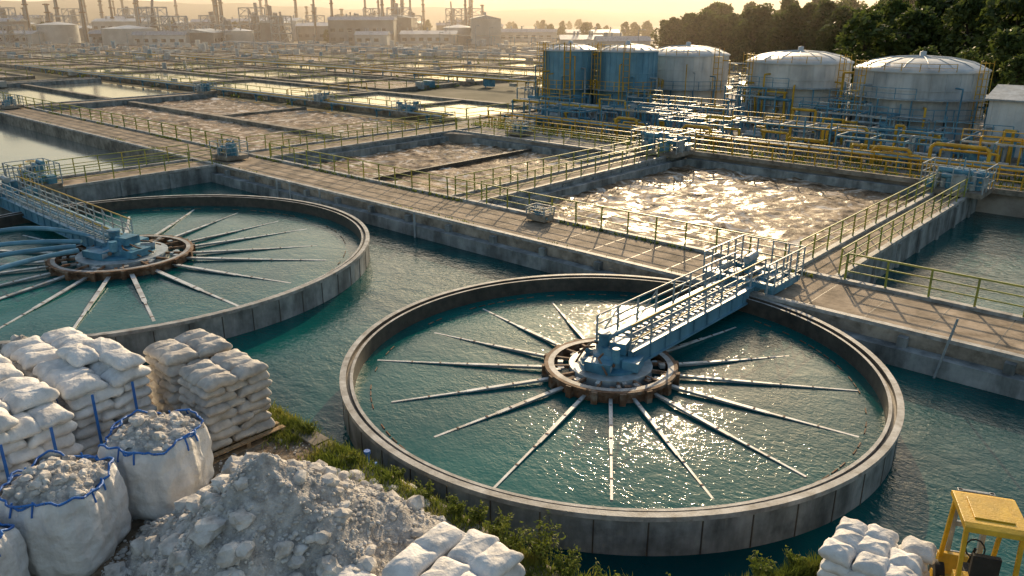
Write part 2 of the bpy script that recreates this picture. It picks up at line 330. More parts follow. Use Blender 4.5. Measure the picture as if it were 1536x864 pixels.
# ------------------------------------------------------------------ clarifiers
def clarifier(name,cx,cy,R_,hubR,nsp,ang0,bridge,bl,sw,zs=-.6):
    e=empty(name,(cx,cy,0)); o=(0,0)
    t=MB()
    prof=[(R_,-3),(R_,-.13),(R_+.05,-.12),(R_+.05,0),(R_-.13,0),(R_-.13,-.14),(R_-.24,-.14),(R_-.24,-.05),(R_-.33,-.05),(R_-.33,-3)]
    t.lathe(0,0,prof[:3],144,0); t.lathe(0,0,prof[2:5],144,1); t.lathe(0,0,prof[4:7],144,2); t.lathe(0,0,prof[6:9],144,1); t.lathe(0,0,prof[8:],144,2)
    n=int(R_*2*PI/1.15)
    for i in range(n):
        a=2*PI*i/n; x,y=math.cos(a),math.sin(a)
        t.cbox((x*(R_+.002),y*(R_+.002),-1.6),(.02,.03,2.86),a,2)
    t.obj('tank_wall',[M['wall'],M['rim'],M['dark'],M['rust']],e)
    wq=MB(); n=96
    wq.add([(0,0,zs)]+[((R_-.32)*math.cos(2*PI*i/n),(R_-.32)*math.sin(2*PI*i/n),zs) for i in range(n)],[(0,1+i,1+(i+1)%n) for i in range(n)])
    wq.obj('tank_water',[M['w_tank']],e)
    d=MB(); n=110
    for i in range(n):
        if rnd.random()<.35: continue
        a=2*PI*i/n; d.cbox(((R_*.9)*math.cos(a),(R_*.9)*math.sin(a),zs+.0),(.03,2*PI*R_*.9/n*.7,.05),a,0)
    d.obj('scum_baffle',[M['rust']],e)
    s_=MB()
    for i in range(nsp):
        a=ang0+2*PI*i/nsp+U(-.03,.03); c,sn=math.cos(a),math.sin(a)
        if abs((a-bridge+PI)%(2*PI)-PI)<.14: continue
        r1=R_*U(.78,.92); wv=sw*U(.8,1.1)
        p=Vector((c*hubR*.95,sn*hubR*.95,zs+.14)); q=Vector((c*r1,sn*r1,zs+U(-.03,.01)))
        m_=p.lerp(q,.55)+Vector((0,0,-.015))
        s_.beam(p,m_,wv,.03,0); s_.beam(m_,q,wv*.6,.025,0)
        s_.beam(p+Vector((0,0,-.06)),q+Vector((0,0,-.05)),wv*.3,.07,1)
        for kx in range(5):
            f=.12+.17*kx+U(-.04,.04); pp_=p.lerp(q,f); s_.cbox((pp_.x,pp_.y,pp_.z+.008),(.05,wv*.75,.012),a,2)
    s_.obj('radial_arms',[M['arm'],M['grey'],M['rust']],e)
    h=MB(); z=zs+.28
    h.lathe(0,0,[(hubR,z-.75),(hubR,z),(hubR-.2,z),(hubR-.2,z-.75)],48,0,close=True)
    h.lathe(0,0,[(hubR+.1,z+.0),(hubR+.1,z+.1),(hubR-.18,z+.1),(hubR-.18,z+.0)],48,0,close=True)
    h.lathe(0,0,[(hubR-.2,z+.102),(hubR-.02,z+.102)],48,1)
    h.lathe(0,0,[(hubR*.66,z-.7),(hubR*.66,z+.1),(hubR*.6,z+.1),(.01,z+.12)],32,2)
    for i in range(16):
        a=2*PI*i/16; c,sn=math.cos(a),math.sin(a)
        h.cbox((c*(hubR+.05),sn*(hubR+.05),z-.12),(.25,.18,.42),a,0)
        h.beam((c*hubR*.62,sn*hubR*.62,z+.03),(c*hubR*.9,sn*hubR*.9,z+.03),.08,.1,0)
    for i in range(40):
        a=U(0,6.28); r=U(.68,.88)*hubR; h.cbox((r*math.cos(a),r*math.sin(a),z+.03),(U(.1,.25),U(.1,.2),U(.04,.12)),a,rnd.choice((0,2,2,1)))
    h.obj('hub_platform',[M['rust'],M['rim'],M['lgrey']],e)
    q=hubR/1.95
    d=MB(); z+=.1
    d.lathe(0,0,[(.95*q,z),(.95*q,z+.08),(.62*q,z+.1),(.55*q,z+.34),(.42*q,z+.4),(.36*q,z+.6),(.0,z+.62)],20,0)
    for (x,y,X,Y,Z,zz) in((.75,.1,.5,.7,.3,.05),(-.7,.2,.5,.6,.25,.05),(.1,-.75,.8,.4,.3,.05),(-.3,.6,.6,.4,.35,.05),(.25,.1,.5,.5,.35,.45)):
        d.cbox((x*q,y*q,z+zz+Z/2),(X*q,Y*q,Z),.3,0)
    for i in range(6):
        a=i*1.05; d.cyl((math.cos(a)*.55*q,math.sin(a)*.55*q,z+.2),(math.cos(a)*.95*q,math.sin(a)*.95*q,z+.2),.12*q,.1*q,10,i%2)
    d.cyl((-.2*q,-.1,z+.5),(-.2*q,-.1,z+.95),.19*q,.16*q,12,0); d.cyl((-.2*q,-.1,z+.95),(-.2*q,-.1,z+1.02),.22*q,.2*q,12,0)
    d.cyl((.45*q,-.4*q,z+.3),(.45*q,-.4*q,z+.75),.12*q,.12*q,10,0)
    d.cyl((-.5*q,-.4*q,z+.2),(.5*q,-.55*q,z+.25),.06*q,.06*q,8,2)
    for k in range(5):
        a=U(0,6.28); d.path([(math.cos(a)*.5*q,math.sin(a)*.5*q,z+.5),(math.cos(a)*.8*q,math.sin(a)*.8*q,z+.45),(math.cos(a+.4)*1.1*q,math.sin(a+.4)*1.1*q,z+.1)],.035,6,2)
    d.obj('drive_unit',[M['blue'],M['lgrey'],M['rust']],e)
    bx,by=math.cos(bridge),math.sin(bridge); nx,ny=-by,bx; br=MB(); zd=.22
    def P(t,s,z): return (bx*t+nx*s,by*t+ny*s,z)
    hw=.6
    for sg in(-1,1):
        br.beam(P(.1,sg*hw,zd-.18),P(bl,sg*hw,zd-.18),.1,.5,3)
        br.beam(P(.1,sg*(hw+.03),zd+.09),P(bl,sg*(hw+.03),zd+.09),.2,.05,3)
        br.beam(P(.1,sg*(hw+.03),zd-.44),P(bl,sg*(hw+.03),zd-.44),.2,.05,3)
        i=0.3
        while i<bl:
            br.beam(P(i,sg*(hw+.08),zd-.4),P(i,sg*(hw+.08),zd+.06),.05,.05,3); i+=.9
        n=int(bl/1.05)
        for kx in range(n+1):
            t=.1+(bl-.1)*kx/n
            br.beam(P(t,sg*(hw+.03),zd+.1),P(t,sg*(hw+.03),zd+.95),.05,.05,1)
            if kx<n and kx%2==0: br.beam(P(t,sg*(hw+.03),zd+.1),P(t+(bl)/n,sg*(hw+.03),zd+.9),.03,.03,1)
        for zz in(.38,.66,.95): br.cyl(P(.1,sg*(hw+.03),zd+zz),P(bl,sg*(hw+.03),zd+zz),.03,.03,6,2 if (zz>.9 and sg<0) else 1)
    br.beam(P(.1,0,zd+.06),P(bl,0,zd+.06),2*hw-.2,.04,1)
    t=.2
    while t<bl:
        br.beam(P(t,-hw,zd+.1),P(t,hw,zd+.1),.05,.03,0); t+=.35
    br.cyl(P(.1,.3,zd+.25),P(bl,.3,zd+.25),.08,.08,8,0); br.cyl(P(.1,-.35,zd+.2),P(bl,-.35,zd+.2),.05,.05,8,2)
    for kx in range(9):
        br.cbox(P(bl+U(-.9,1.2),U(-1.2,1.2),zd+U(-.1,.3)),(U(.3,.7),U(.3,.7),U(.2,.5)),bridge,rnd.choice((0,0,1)))
    for sg in(-1,1):
        br.rail([(P(bl-1.2,sg*1.3,0)[:2]),(P(bl+2.0,sg*1.3,0)[:2])],.15,h=1.2,sp=.55,r=.045,mi=1,mids=3)
        br.beam(P(bl-.9,sg*1.3,zd),P(bl+1.5,sg*1.3,zd),.15,.3,0)
        br.cyl(P(bl-.7,sg*1.1,.25),P(bl-.7,sg*1.25,.25),.24,.24,12,0)
    br.rail([(P(bl+2,-1.3,0)[:2]),(P(bl+2.0,1.3,0)[:2])],.15,h=1.2,sp=.6,r=.045,mi=1,mids=3)
    br.beam(P(bl-.9,-1.4,zd+.2),P(bl-.9,1.4,zd+.2),.2,.2,0); br.beam(P(bl+1.5,-1.4,zd),P(bl+1.5,1.4,zd),.2,.2,0)
    br.cyl(P(bl,0,zd+.3),P(bl,0,zd+.8),.22,.2,12,0); br.cyl(P(bl-.3,0,zd+.85),P(bl+.4,0,zd+.9),.16,.16,12,1)
    br.obj('access_bridge',[M['blue'],M['lgrey'],M['ryel'],M['tblue']],e)
    return e
clarifier('clarifier_tank',-12.6,18.55,8.15,1.95,16,.2,PI/2,9.2,.125)
e2=clarifier('clarifier_tank',-36.0,13.6,11.0,2.9,19,.05,PI,15,.18)
hs=MB()
for k in range(4):
    pts=[]
    for i in range(15):
        t=i/14; r=1.8+8.7*t; a=PI+.28+k*.42+.3*t
        pts.append((r*math.cos(a),r*math.sin(a),.25+.5*math.sin(PI*min(1,t*1.1))*(.6 if k else 1)-.75*t))
    hs.path(pts,.11,8,0)
hs.obj('discharge_pipes',[M['tblue']],e2)

# ------------------------------------------------------------------ gate / pump stations
def station(name,a,b,s=1.,n=9,seed=1,wl=2.2):
    r=random.Random(seed); e=MB()
    e.cbox((a,b,.25),(wl*s,1.7*s,.3),0,2)
    for i in range(n):
        x,y=a+r.uniform(-.9,.9)*s*wl/2.2,b+r.uniform(-.6,.6)*s; h=r.uniform(.25,.75)*s
        if r.random()<.4: e.cbox((x,y,.4+h/2),(r.uniform(.25,.5)*s,r.uniform(.2,.4)*s,h),0,r.choice((0,0,1)))
        else: e.cyl((x,y,.4),(x,y,.4+h),.15*s,.13*s,10,r.choice((0,1)))
        if r.random()<.5: e.cyl((x-.3*s,y,.5+h),(x+.4*s,y,.5+h),.11*s,.11*s,10,0)
    for i in range(6):
        x0,y0=a+r.uniform(-1,1)*s,b+r.uniform(-.7,.7)*s
        e.cyl((x0,y0,.6*s),(x0+r.uniform(-1.2,1.2)*s,y0,.6*s),.06,.06,6,r.choice((0,3)))
        e.cyl((x0,y0,.4*s),(x0,y0,r.uniform(.9,1.5)*s),.03,.03,6,r.choice((0,1,3)))
    w_=wl*s/2
    e.rail([(a-w_,b-.85*s),(a+w_,b-.85*s),(a+w_,b+.85*s),(a-w_,b+.85*s),(a-w_,b-.85*s)],.35,h=.95*s,sp=.8,r=.045,mi=1)
    for i in range(10):
        t=2*PI*i/10;t2=2*PI*(i+1)/10
        e.cyl((a+.25*math.cos(t),b+.25*math.sin(t),1.3*s),(a+.25*math.cos(t2),b+.25*math.sin(t2),1.3*s),.025,.025,5,3)
    e.cyl((a,b,.4),(a,b,1.3*s),.04,.04,6,1)
    return e.obj(name,[M['blue'],M['lgrey'],M['conc'],M['ryel']])
station('sluice_gate_actuator',-31.2,51.5,1.5,16,2,2.6)
station('sluice_gate_actuator',-11.1,51.2,1.5,18,3,2.2)
station('sluice_gate_actuator',-53.2,28.6,1.0,10,4)
station('sluice_gate_actuator',-25.0,29.9,.45,4,5,2.6)
station('sluice_gate_actuator',-45.5,51.5,.9,8,6)
station('pump_station',-5,55.2,1.3,12,8,4)
station('pump_station',-52.5,15.5,1.3,12,9,2)
for i,(a,b) in enumerate(((-101,29),(-101,52),(-79,54.5),(-64,54.6))):
    station('sluice_gate_actuator',a,b,1.1,9,20+i)

# ------------------------------------------------------------------ storage tanks
def stank(X,Y,r,h,mt,ring):
    a,b=C(X,Y); e=empty('storage_tank',(a,b,0)); t=MB()
    t.cyl((0,0,-.3),(0,0,.25),r+.3,r+.3,48,2,False)
    nseg=4 if ring else 3
    z0=.2
    t.cyl((0,0,z0),(0,0,h),r,r,64,0,True,False)
    for i in range(1,nseg+1):
        z=z0+(h-z0)*i/nseg; t.lathe(0,0,[(r+.0,z-.08),(r+.06,z-.08),(r+.06,z),(r,z)],64,0)
    n=28
    for i in range(n):
        q=2*PI*i/n; t.cbox(((r+.02)*math.cos(q),(r+.02)*math.sin(q),(h+z0)/2),(.05,.07,h-z0-.1),q,0)
    t.obj('shell',[M[mt],M['lgrey'],M['conc']],e)
    f=MB(); dh=r*.22
    f.lathe(0,0,[(r+.14,h),(r+.14,h+.1),(r*.93,h+dh*.3),(r*.78,h+dh*.6),(r*.5,h+dh*.86),(.25,h+dh),(.25,h+dh+.35),(.0,h+dh+.4)],64,0,True)
    for i in range(16):
        q=2*PI*i/16; c,s_=math.cos(q),math.sin(q)
        f.path([(r*.93*c,r*.93*s_,h+dh*.32),(r*.78*c,r*.78*s_,h+dh*.62),(r*.5*c,r*.5*s_,h+dh*.88),(.3*c,.3*s_,h+dh+.02)],.035,5,0)
    f.obj('domed_roof',[M['twhite']],e)
    p=MB()
    pr=[(( r+.1)*math.cos(2*PI*i/24),(r+.1)*math.sin(2*PI*i/24)) for i in range(25)]
    p.rail(pr[14:22],h+.12,h=.6,sp=1.2,r=.04,mi=0,mids=1)
    levels=[h*.33,h*.62] if (ring and r>4.6) else [h*.4]
    for li,zl in enumerate(levels):
        ro=r+.7
        p.lathe(0,0,[(r+.02,zl),(ro,zl),(ro,zl+.08),(r+.02,zl+.08)],48,1,close=True)
        pr=[(ro*math.cos(2*PI*i/24),ro*math.sin(2*PI*i/24)) for i in range(25)]
        p.rail(pr if li==0 else pr[13:20],zl+.08,h=.85,sp=1.3,r=.045,mi=0 if not ring else 2,mids=1)
        for i in range(14):
            q=2*PI*i/14; p.beam((ro*math.cos(q),ro*math.sin(q),-.1),(ro*math.cos(q),ro*math.sin(q),zl),.1,.1,2)
    for q in((-1.0,-2.0) if not ring else(-.35,-2.2,)):
        c,s_=math.cos(q),math.sin(q); n_=(-s_,c)
        for sg in(-.3,.3):
            p.beam(((r+.25)*c+n_[0]*sg,(r+.25)*s_+n_[1]*sg,0),((r+.25)*c+n_[0]*sg,(r+.25)*s_+n_[1]*sg,h+.9),.06,.06,0)
            p.beam(((r+.95)*c+n_[0]*sg,(r+.95)*s_+n_[1]*sg,2),((r+.95)*c+n_[0]*sg,(r+.95)*s_+n_[1]*sg,h+.9),.04,.04,0)
        z=.3
        while z<h+.8:
            p.beam(((r+.25)*c-n_[0]*.3,(r+.25)*s_-n_[1]*.3,z),((r+.25)*c+n_[0]*.3,(r+.25)*s_+n_[1]*.3,z),.04,.04,0)
            if z>2:
                for sg in(-.3,.3): p.beam(((r+.25)*c+n_[0]*sg,(r+.25)*s_+n_[1]*sg,z),((r+.95)*c+n_[0]*sg,(r+.95)*s_+n_[1]*sg,z),.03,.03,0)
            z+=.6
    for i in range(9):
        q=-2.8+i*.33+U(-.1,.1); c,s_=math.cos(q),math.sin(q); hz=U(.5,h*.95)
        p.path([((r+.02)*c,(r+.02)*s_,hz),((r+.9)*c,(r+.9)*s_,hz),((r+.9)*c,(r+.9)*s_,0)],U(.05,.1),8,rnd.choice((0,2,3,0)))
    p.obj('platforms_and_ladders',[M['ryel'],M['lgrey'],M['blue'],M['grey']],e)
stank(6.2,87,2.8,6.3,'tblue',False)
stank(12,85,3.1,6.3,'tblue',False)
stank(19.3,90,4.4,5.7,'tlight',True)
stank(27.6,78.5,4.75,5.6,'tlight',True)
stank(34.6,69.0,5.1,5.5,'tgrey',True)

def skid(a,b,w_,d_,h,seed):
    r=random.Random(seed); e=MB(); nx=max(2,int(w_/2)); ny=max(1,int(d_/2))
    for i in range(nx+1):
        for j in range(ny+1):
            x=a+w_*i/nx;y=b+d_*j/ny; e.beam((x,y,-.1),(x,y,h+(r.random()<.2)*.8),.1,.1,0)
    for z in(h,):
        for i in range(nx+1): e.beam((a+w_*i/nx,b,z),(a+w_*i/nx,b+d_,z),.09,.12,r.choice((0,2)))
        for j in range(ny+1): e.beam((a,b+d_*j/ny,z),(a+w_,b+d_*j/ny,z),.09,.12,r.choice((0,2)))
    e.rail([(a,b),(a+w_,b)],h,h=.8,sp=1.2,r=.05,mi=r.choice((0,1)),mids=1)
    for i in range(int(w_*2.6)):
        x,y=a+r.uniform(0,w_),b+r.uniform(-.6,d_); t=r.random(); m=r.choice((1,1,0,2,3)); rr=r.uniform(.05,.12)
        if t<.6:
            z=r.uniform(.3,h*1.3); x2=x+r.uniform(-3,3); e.path([(x,y,-.1),(x,y,z),(x2,y,z),(x2,y+r.uniform(-1,1),z),(x2,y,-.1)],rr,7,m)
        elif t<.7: e.cyl((x,y,0),(x,y,r.uniform(.6,h)),r.uniform(.2,.45),None,14,r.choice((0,2,3)))
        elif t<.85: e.cyl((x,y,.6),(x+1.4,y,.6),.28,.28,14,r.choice((0,2)))
        else: e.cbox((x,y,.3),(r.uniform(.3,1.0),r.uniform(.3,.8),r.uniform(.4,.9)),0,r.choice((0,2,3)))
    return e.obj('process_pipework',[M['blue'],M['ryel'],M['lgrey'],M['grey']])
for i,(a,b,w_,d_,h) in enumerate(((-50,58,6,3,1.5),(-43,60,7,4,1.8),(-36,58.5,6,3,1.5),(-41,65,8,3,2.0),(-30,60,8,3,1.8),(-27,66,7,3,2.3),(-21,58.5,7,3,1.6),(-13,59,6,3,2.0),(-16,64,5,3,1.8),(-36,70.0,5,3,2.8),(-53,63,4,3,2.0),(-6,59,5,3,2.0),(-64,72,4,4,1.6),(-26,69.5,3,2,3),(-20,62.5,4,2,1.8),(-45,67,4,3,2.2))):
    skid(a,b,w_,d_,h,40+i)
def rack(a0,a1,b,z,n,seed,mt=('ryel','lgrey','blue'),sp=4,st=.13):
    r=random.Random(seed); e=MB(); x=a0
    while x<a1:
        e.beam((x,b-.9,-.5),(x,b-.9,z+.2),st,st,2); e.beam((x,b+.9,-.5),(x,b+.9,z+.2),st,st,2); e.beam((x,b-1.1,z),(x,b+1.1,z),st,.14,2); x+=sp
    for i in range(n):
        y=b-.8+1.6*i/max(1,n-1); e.cyl((a0,y,z+.18),(a1,y,z+.18),r.uniform(.06,.12),None,8,r.choice((0,1,1,2)))
    return e.obj('pipe_rack',[M[m] for m in mt])
rack(-52,10,57.6,.6,5,1); rack(-56,-20,63.2,1.3,4,2)
rack(-180,-58,54.8,.2,3,5,sp=8); rack(-220,-60,88.3,.6,3,6,sp=8); rack(-250,-40,137.8,1.2,4,8,sp=9); rack(-300,-60,203.6,2.5,4,9,sp=9)
yp=MB()
for a,b,w_,h in((-14.5,58,3.5,1.8),(-18,57.4,2.5,1.3),(-33,57.5,2.5,1.4),(-23,62,3.0,1.9),(-40,58,2.2,1.4),(-9,62,3,2.2)):
    yp.path([(a,b,0),(a,b,h-.25),(a+.25,b,h),(a+w_-.25,b,h),(a+w_,b,h-.25),(a+w_,b,0)],.12,10,0)
    yp.path([(a+.5,b+.5,0),(a+.5,b+.5,h-.4),(a+w_+.4,b+.5,h-.4),(a+w_+.4,b+.5,0)],.08,8,0)
yp.obj('yellow_pipework',[M['ryel']])

def shed(a,b,w_,d_,h):
    e=empty('white_shed',(a,b,0)); s_=MB(); s_.box(0,0,-.1,w_,d_,h,0)
    for i in range(int(w_/.5)): s_.box(i*.5+.1,-.05,0,i*.5+.22,-.003,h-.05,0)
    for i in range(int(d_/.5)): s_.box(-.05,i*.5+.1,0,-.003,i*.5+.22,h-.05,0)
    s_.obj('walls',[M['wh']],e)
    r=MB(); r.add([(-.3,-.3,h),(w_+.3,-.3,h),(w_+.3,d_/2,h+.8),(-.3,d_/2,h+.8),(w_+.3,d_+.3,h),(-.3,d_+.3,h),(-.3,-.3,h-.12),(w_+.3,-.3,h-.12)],[(0,1,2,3),(3,2,4,5),(0,6,7,1),(0,3,5),(1,4,2)],0); r.obj('roof',[M['grey']],e)
    d=MB(); d.box(1.2,-.09,0,2.2,-.06,2.1,0); d.box(3.2,-.09,1.2,4.6,-.06,2.1,1); d.box(-.09,1.5,1.2,-.06,2.8,2.2,1); d.obj('door_and_window',[M['blue'],M['glass']],e)
shed(-13.2,66.2,9,6,4.2)

# ------------------------------------------------------------------ vegetation
def tree_mesh(name,seed,H=10,Wd=3.2,clumps=70,per=60,leaf=.3):
    r=random.Random(seed); t=MB()
    t.cyl((0,0,0),(.1,.05,H*.45),.28,.17,8,0); t.cyl((.1,.05,H*.45),(0,0,H*.85),.17,.04,6,0)
    for i in range(clumps):
        z=r.uniform(.12,1.0); prof=math.sin(PI*min(1,(z*.84+.12)))**.7
        a=r.uniform(0,2*PI); rr=Wd*prof*math.sqrt(r.uniform(.15,1))*(.85+.3*math.sin(a*3+seed))
        c=Vector((rr*math.cos(a),rr*math.sin(a),z*H))
        if i%4==0: t.cyl((0,0,z*H*.75),tuple(c*.9+Vector((0,0,z*H*.05))),.08,.025,5,0)
        cr=r.uniform(.5,1.0)*Wd*.3
        for k in range(per):
            d=Vector((r.gauss(0,1),r.gauss(0,1),r.gauss(0,.8)));d.normalize(); p=c+d*cr*r.uniform(.5,1.05)
            u=Vector((r.gauss(0,1),r.gauss(0,1),r.gauss(0,1))).normalized(); v=u.cross(Vector((r.gauss(0,1),r.gauss(0,1),r.gauss(0,1)))).normalized(); s_=leaf*r.uniform(.6,1.3)
            t.add([tuple(p-u*s_),tuple(p+v*s_*.5),tuple(p+u*s_),tuple(p-v*s_*.5)],[(0,1,2,3)],1)
    me=t.obj(name,[M['bark'],M['leaf']]); d=me.data; bpy.data.objects.remove(me); return d
tms=[tree_mesh('tree_mesh%d'%i,i+3,10,U(2.9,3.8),80,48,.32) for i in range(4)]
def put(parent,me,x,y,s_,name='tree',z=-.6):
    o=bpy.data.objects.new(name,me); sc.collection.objects.link(o); o.location=(x,y,z); o.scale=(s_*U(.9,1.25),s_*U(.9,1.25),s_); o.rotation_euler=(0,0,U(0,6.3))
    if parent: o.parent=parent
    return o
F=empty('forest')
line=[(38,200),(47,172),(53,150),(57,130),(59,112),(60,98),(63,84),(68,72)]
def lp(t):
    t*=len(line)-1; i=min(int(t),len(line)-2); f=t-i
    return (line[i][0]*(1-f)+line[i+1][0]*f, line[i][1]*(1-f)+line[i+1][1]*f)
for i in range(120):
    t=(i%60)/59; X,Y=lp(t); d=(0 if i<50 else U(.2,1))
    X+=d*24+U(-1.5,1.5); Y+=d*14+U(-2,2)
    s_=(.95+.3*t+U(-.15,.2)+d*.3); put(F,rnd.choice(tms),*C(X,Y),s_)
for i,(X,Y,s_) in enumerate(((56,92,1.3),(60,83,1.3),(63,77,1.4),(55,100,1.2),(66,72,1.4),(52,108,1.1),(54,118,1.2),(63,88,1.5),(48,112,1.0),(50,84,.75),(53,79,.9),(48,77,.6),(56,74,1.0),(46,92,.7))):
    put(None,tms[i%4],*C(X,Y),s_+U(-.05,.15),'deciduous_tree')
D=empty('distant_treeline')
for i in range(90):
    X=U(-260,90);Y=U(300,520)
    if i>50: X=U(10,110);Y=U(300,400)
    put(D,rnd.choice(tms),*C(X,Y),U(.45,.75))
sm=MB()
for (x,y) in veg:
    s_=U(.2,.65)
    for k in range(8):
        p=Vector((x+U(-1,1)*s_*1.6,y+U(-1,1)*s_,-.55+U(0,1)*s_)); u=Vector((U(-1,1),U(-1,1),U(-.2,1))).normalized()*s_*.5; v=Vector((U(-1,1),U(-1,1),U(-1,1))).normalized()*s_*.3
        sm.add([tuple(p-u),tuple(p+v),tuple(p+u),tuple(p-v)],[(0,1,2,3)])
for k in range(4500):
    x=U(-54,40); y=rnd.choice((53.7,57.2,55.2))+U(-.4,.4); s_=U(.1,.3); p=Vector((x,y,.0)); u=Vector((U(-.3,.3),U(-.3,.3),1))*s_; v=Vector((U(-1,1),U(-1,1),0))*s_*.5
    sm.add([tuple(p-v),tuple(p+v),tuple(p+u*1.5)],[(0,1,2)])
for k in range(3500):
    x=U(-100,-10); y=rnd.choice((27.0,30.3))+U(-.1,.1)
    if noise.noise(Vector((x*.3,y,2)))<.08: continue
    s_=U(.06,.16); p=Vector((x,y,.0)); u=Vector((U(-.4,.4),U(-.4,.4),1))*s_; v=Vector((U(-1,1),U(-1,1),0))*s_*.4
    sm.add([tuple(p-v),tuple(p+v),tuple(p+u*1.5)],[(0,1,2)])
sm.obj('shrubs',[M['grass']])

# ------------------------------------------------------------------ distant industry
def factory(X,Y,w_,d_,h,mt,rz):
    a,b=C(X,Y); e=empty('factory_building',(a,b,-.6)); e.rotation_euler=(0,0,rz); s_=MB(); s_.cbox((0,0,h/2),(w_,d_,h),0,0)
    s_.obj('walls',[M[mt]],e)
    r=MB(); n=rnd.choice((1,2,3))
    for i in range(n):
        y0=-d_/2-.3+i*(d_+.6)/n; y1=y0+(d_+.6)/n; x=w_/2+.3
        r.add([(-x,y0,h+.02),(x,y0,h+.02),(x,(y0+y1)/2,h+1.2),(-x,(y0+y1)/2,h+1.2),(x,y1,h+.02),(-x,y1,h+.02)],[(0,1,2,3),(3,2,4,5),(0,3,5),(1,4,2)])
    for i in range(4): x=U(-w_/2.5,w_/2.5); r.cyl((x,0,h),(x,0,h+2.2),.3,.3,8,0)
    r.obj('roof',[M['grey']],e)
    q=MB(); nn=int(w_/3)
    for fl in range(max(1,int(h/3.2))):
        for i in range(nn):
            x=-w_/2+1.5+i*3
            for sg in(-1,1): q.cbox((x,sg*(d_/2+.02),1.8+fl*3.1),(1.6,.06,1.1),0,0)
    q.obj('windows',[M['glass']],e)
for i in range(44):
    X=U(-230,-5); Y=U(290,430)
    factory(X,Y,U(10,28),U(8,16),U(3,9),rnd.choice(('bldg','bldg2','bldg')),.73+rnd.choice((0,PI/2))+U(-.1,.1))
for X,Y,w_ in((-120,285,18),(-30,300,20),(5,330,26),(30,320,22),(-180,300,16),(20,240,12),(30,225,14)): factory(X,Y,w_,9,3.5,'bldg2',.73)
def stack(X,Y,h,r):
    a,b=C(X,Y); e=MB(); e.cyl((a,b,-.6),(a,b,h),r,r*.7,14,0)
    for k in(.5,.75,.96): e.cyl((a,b,h*k),(a,b,h*k+.4),r*1.35,r*1.35,14,1)
    e.beam((a+r,b,0),(a+r*.9,b,h),.25,.25,1)
    return e.obj('smokestack',[M['bldg'],M['rust']])
for i in range(46): stack(U(-230,-10),U(300,450),U(12,27)*(1.25 if i%3==0 else 1),U(.4,1.0))
def tower(X,Y,w_,h):
    a,b=C(X,Y); e=MB(); n=int(h/3)
    for k in range(n+1):
        z=k*3
        for sx,sy,tx,ty in((-1,-1,1,-1),(1,-1,1,1),(1,1,-1,1),(-1,1,-1,-1)):
            e.beam((a+sx*w_,b+sy*w_,z),(a+tx*w_,b+ty*w_,z),.3,.35,0)
            if k<n: e.beam((a+sx*w_,b+sy*w_,z),(a+sx*w_,b+sy*w_,z+3),.35,.35,0); e.beam((a+sx*w_,b+sy*w_,z),(a+tx*w_,b+ty*w_,z+3),.18,.18,0)
    for k in range(5): e.cyl((a+U(-1,1)*w_*.8,b+U(-1,1)*w_*.8,0),(a+U(-.8,.8)*w_,b,U(.4,1.1)*h),U(.3,1),None,10,1)
    e.obj('process_tower',[M['grey'],M['bldg']])
for i in range(26): tower(U(-215,-15),U(290,400),U(2.5,5),U(7,16))
for X,Y,r,h in((-135,292,9,5),(-100,300,6,4),(-170,310,7,6),(-60,330,7,5),(-20,310,6,5)):
    a,b=C(X,Y); e=MB(); e.cyl((a,b,-.6),(a,b,h),r,r,32,0,True,False); e.cyl((a,b,h),(a,b,h+1),r+.1,.3,32,1); e.obj('oil_tank',[M['bldg2'],M['twhite']])
for i in range(22):
    X=U(-120,60);Y=U(150,290); a,b=C(X,Y); e=MB(); h=U(4,7); e.cyl((a,b,-.6),(a,b,h),.1,.06,6,0); e.beam((a,b,h),(a+1.2,b,h+.1),.1,.1,0); e.cbox((a+1.3,b,h+.05),(.6,.25,.12),0,0); e.obj('lamp_post',[M['grey']])
cl=MB()
for i in range(420):
    X=U(-170,45);Y=U(110,300) if i%3==0 else U(190,300)
    a,b=C(X,Y); a0=round((a+57)/32)*32-57.0+U(-.8,.8) if i%2 else a; b0=b if i%2 else round((b-55)/16.5)*16.5+55+U(-1,1)
    k=.55 if Y<190 else .9
    if rnd.random()<.7: cl.cbox((a0,b0,.1),(U(.5,3.5)*k,U(.5,2)*k,U(.5,2)*k),0,rnd.choice((0,1,2,2)))
    else: cl.cyl((a0,b0,-.5),(a0,b0,U(.6,2.4)*k),U(.3,1)*k,None,12,rnd.choice((0,1,2)))
cl.obj('distant_pumps_and_sheds',[M['lgrey'],M['blue'],M['bldg2'],M['ryel']])

def hills(X0,X1,Y,h,seed,wd):
    e=MB(); n=160; vs=[]
    for j,(dy,f) in enumerate(((-wd,0),(-wd*.5,.55),(0,1),(wd*.6,.6),(wd*1.2,0))):
        for i in range(n+1):
            X=X0+(X1-X0)*i/n
            z=max(0,h*(.6+.8*noise.fractal(Vector((X*.0011+seed,seed*3.1,0)),1,2,4)))*f+f*3*noise.noise(Vector((X*.02,j,seed)))
            a,b=C(X,Y+dy); vs.append((a,b,z-.7))
    e.add(vs,[(j*(n+1)+i,j*(n+1)+i+1,(j+1)*(n+1)+i+1,(j+1)*(n+1)+i) for j in range(4) for i in range(n)],0,True)
    e.obj('hills',[M['hill']])
hills(-700,900,850,30,1.3,140); hills(-1400,1800,1400,60,5.2,300)

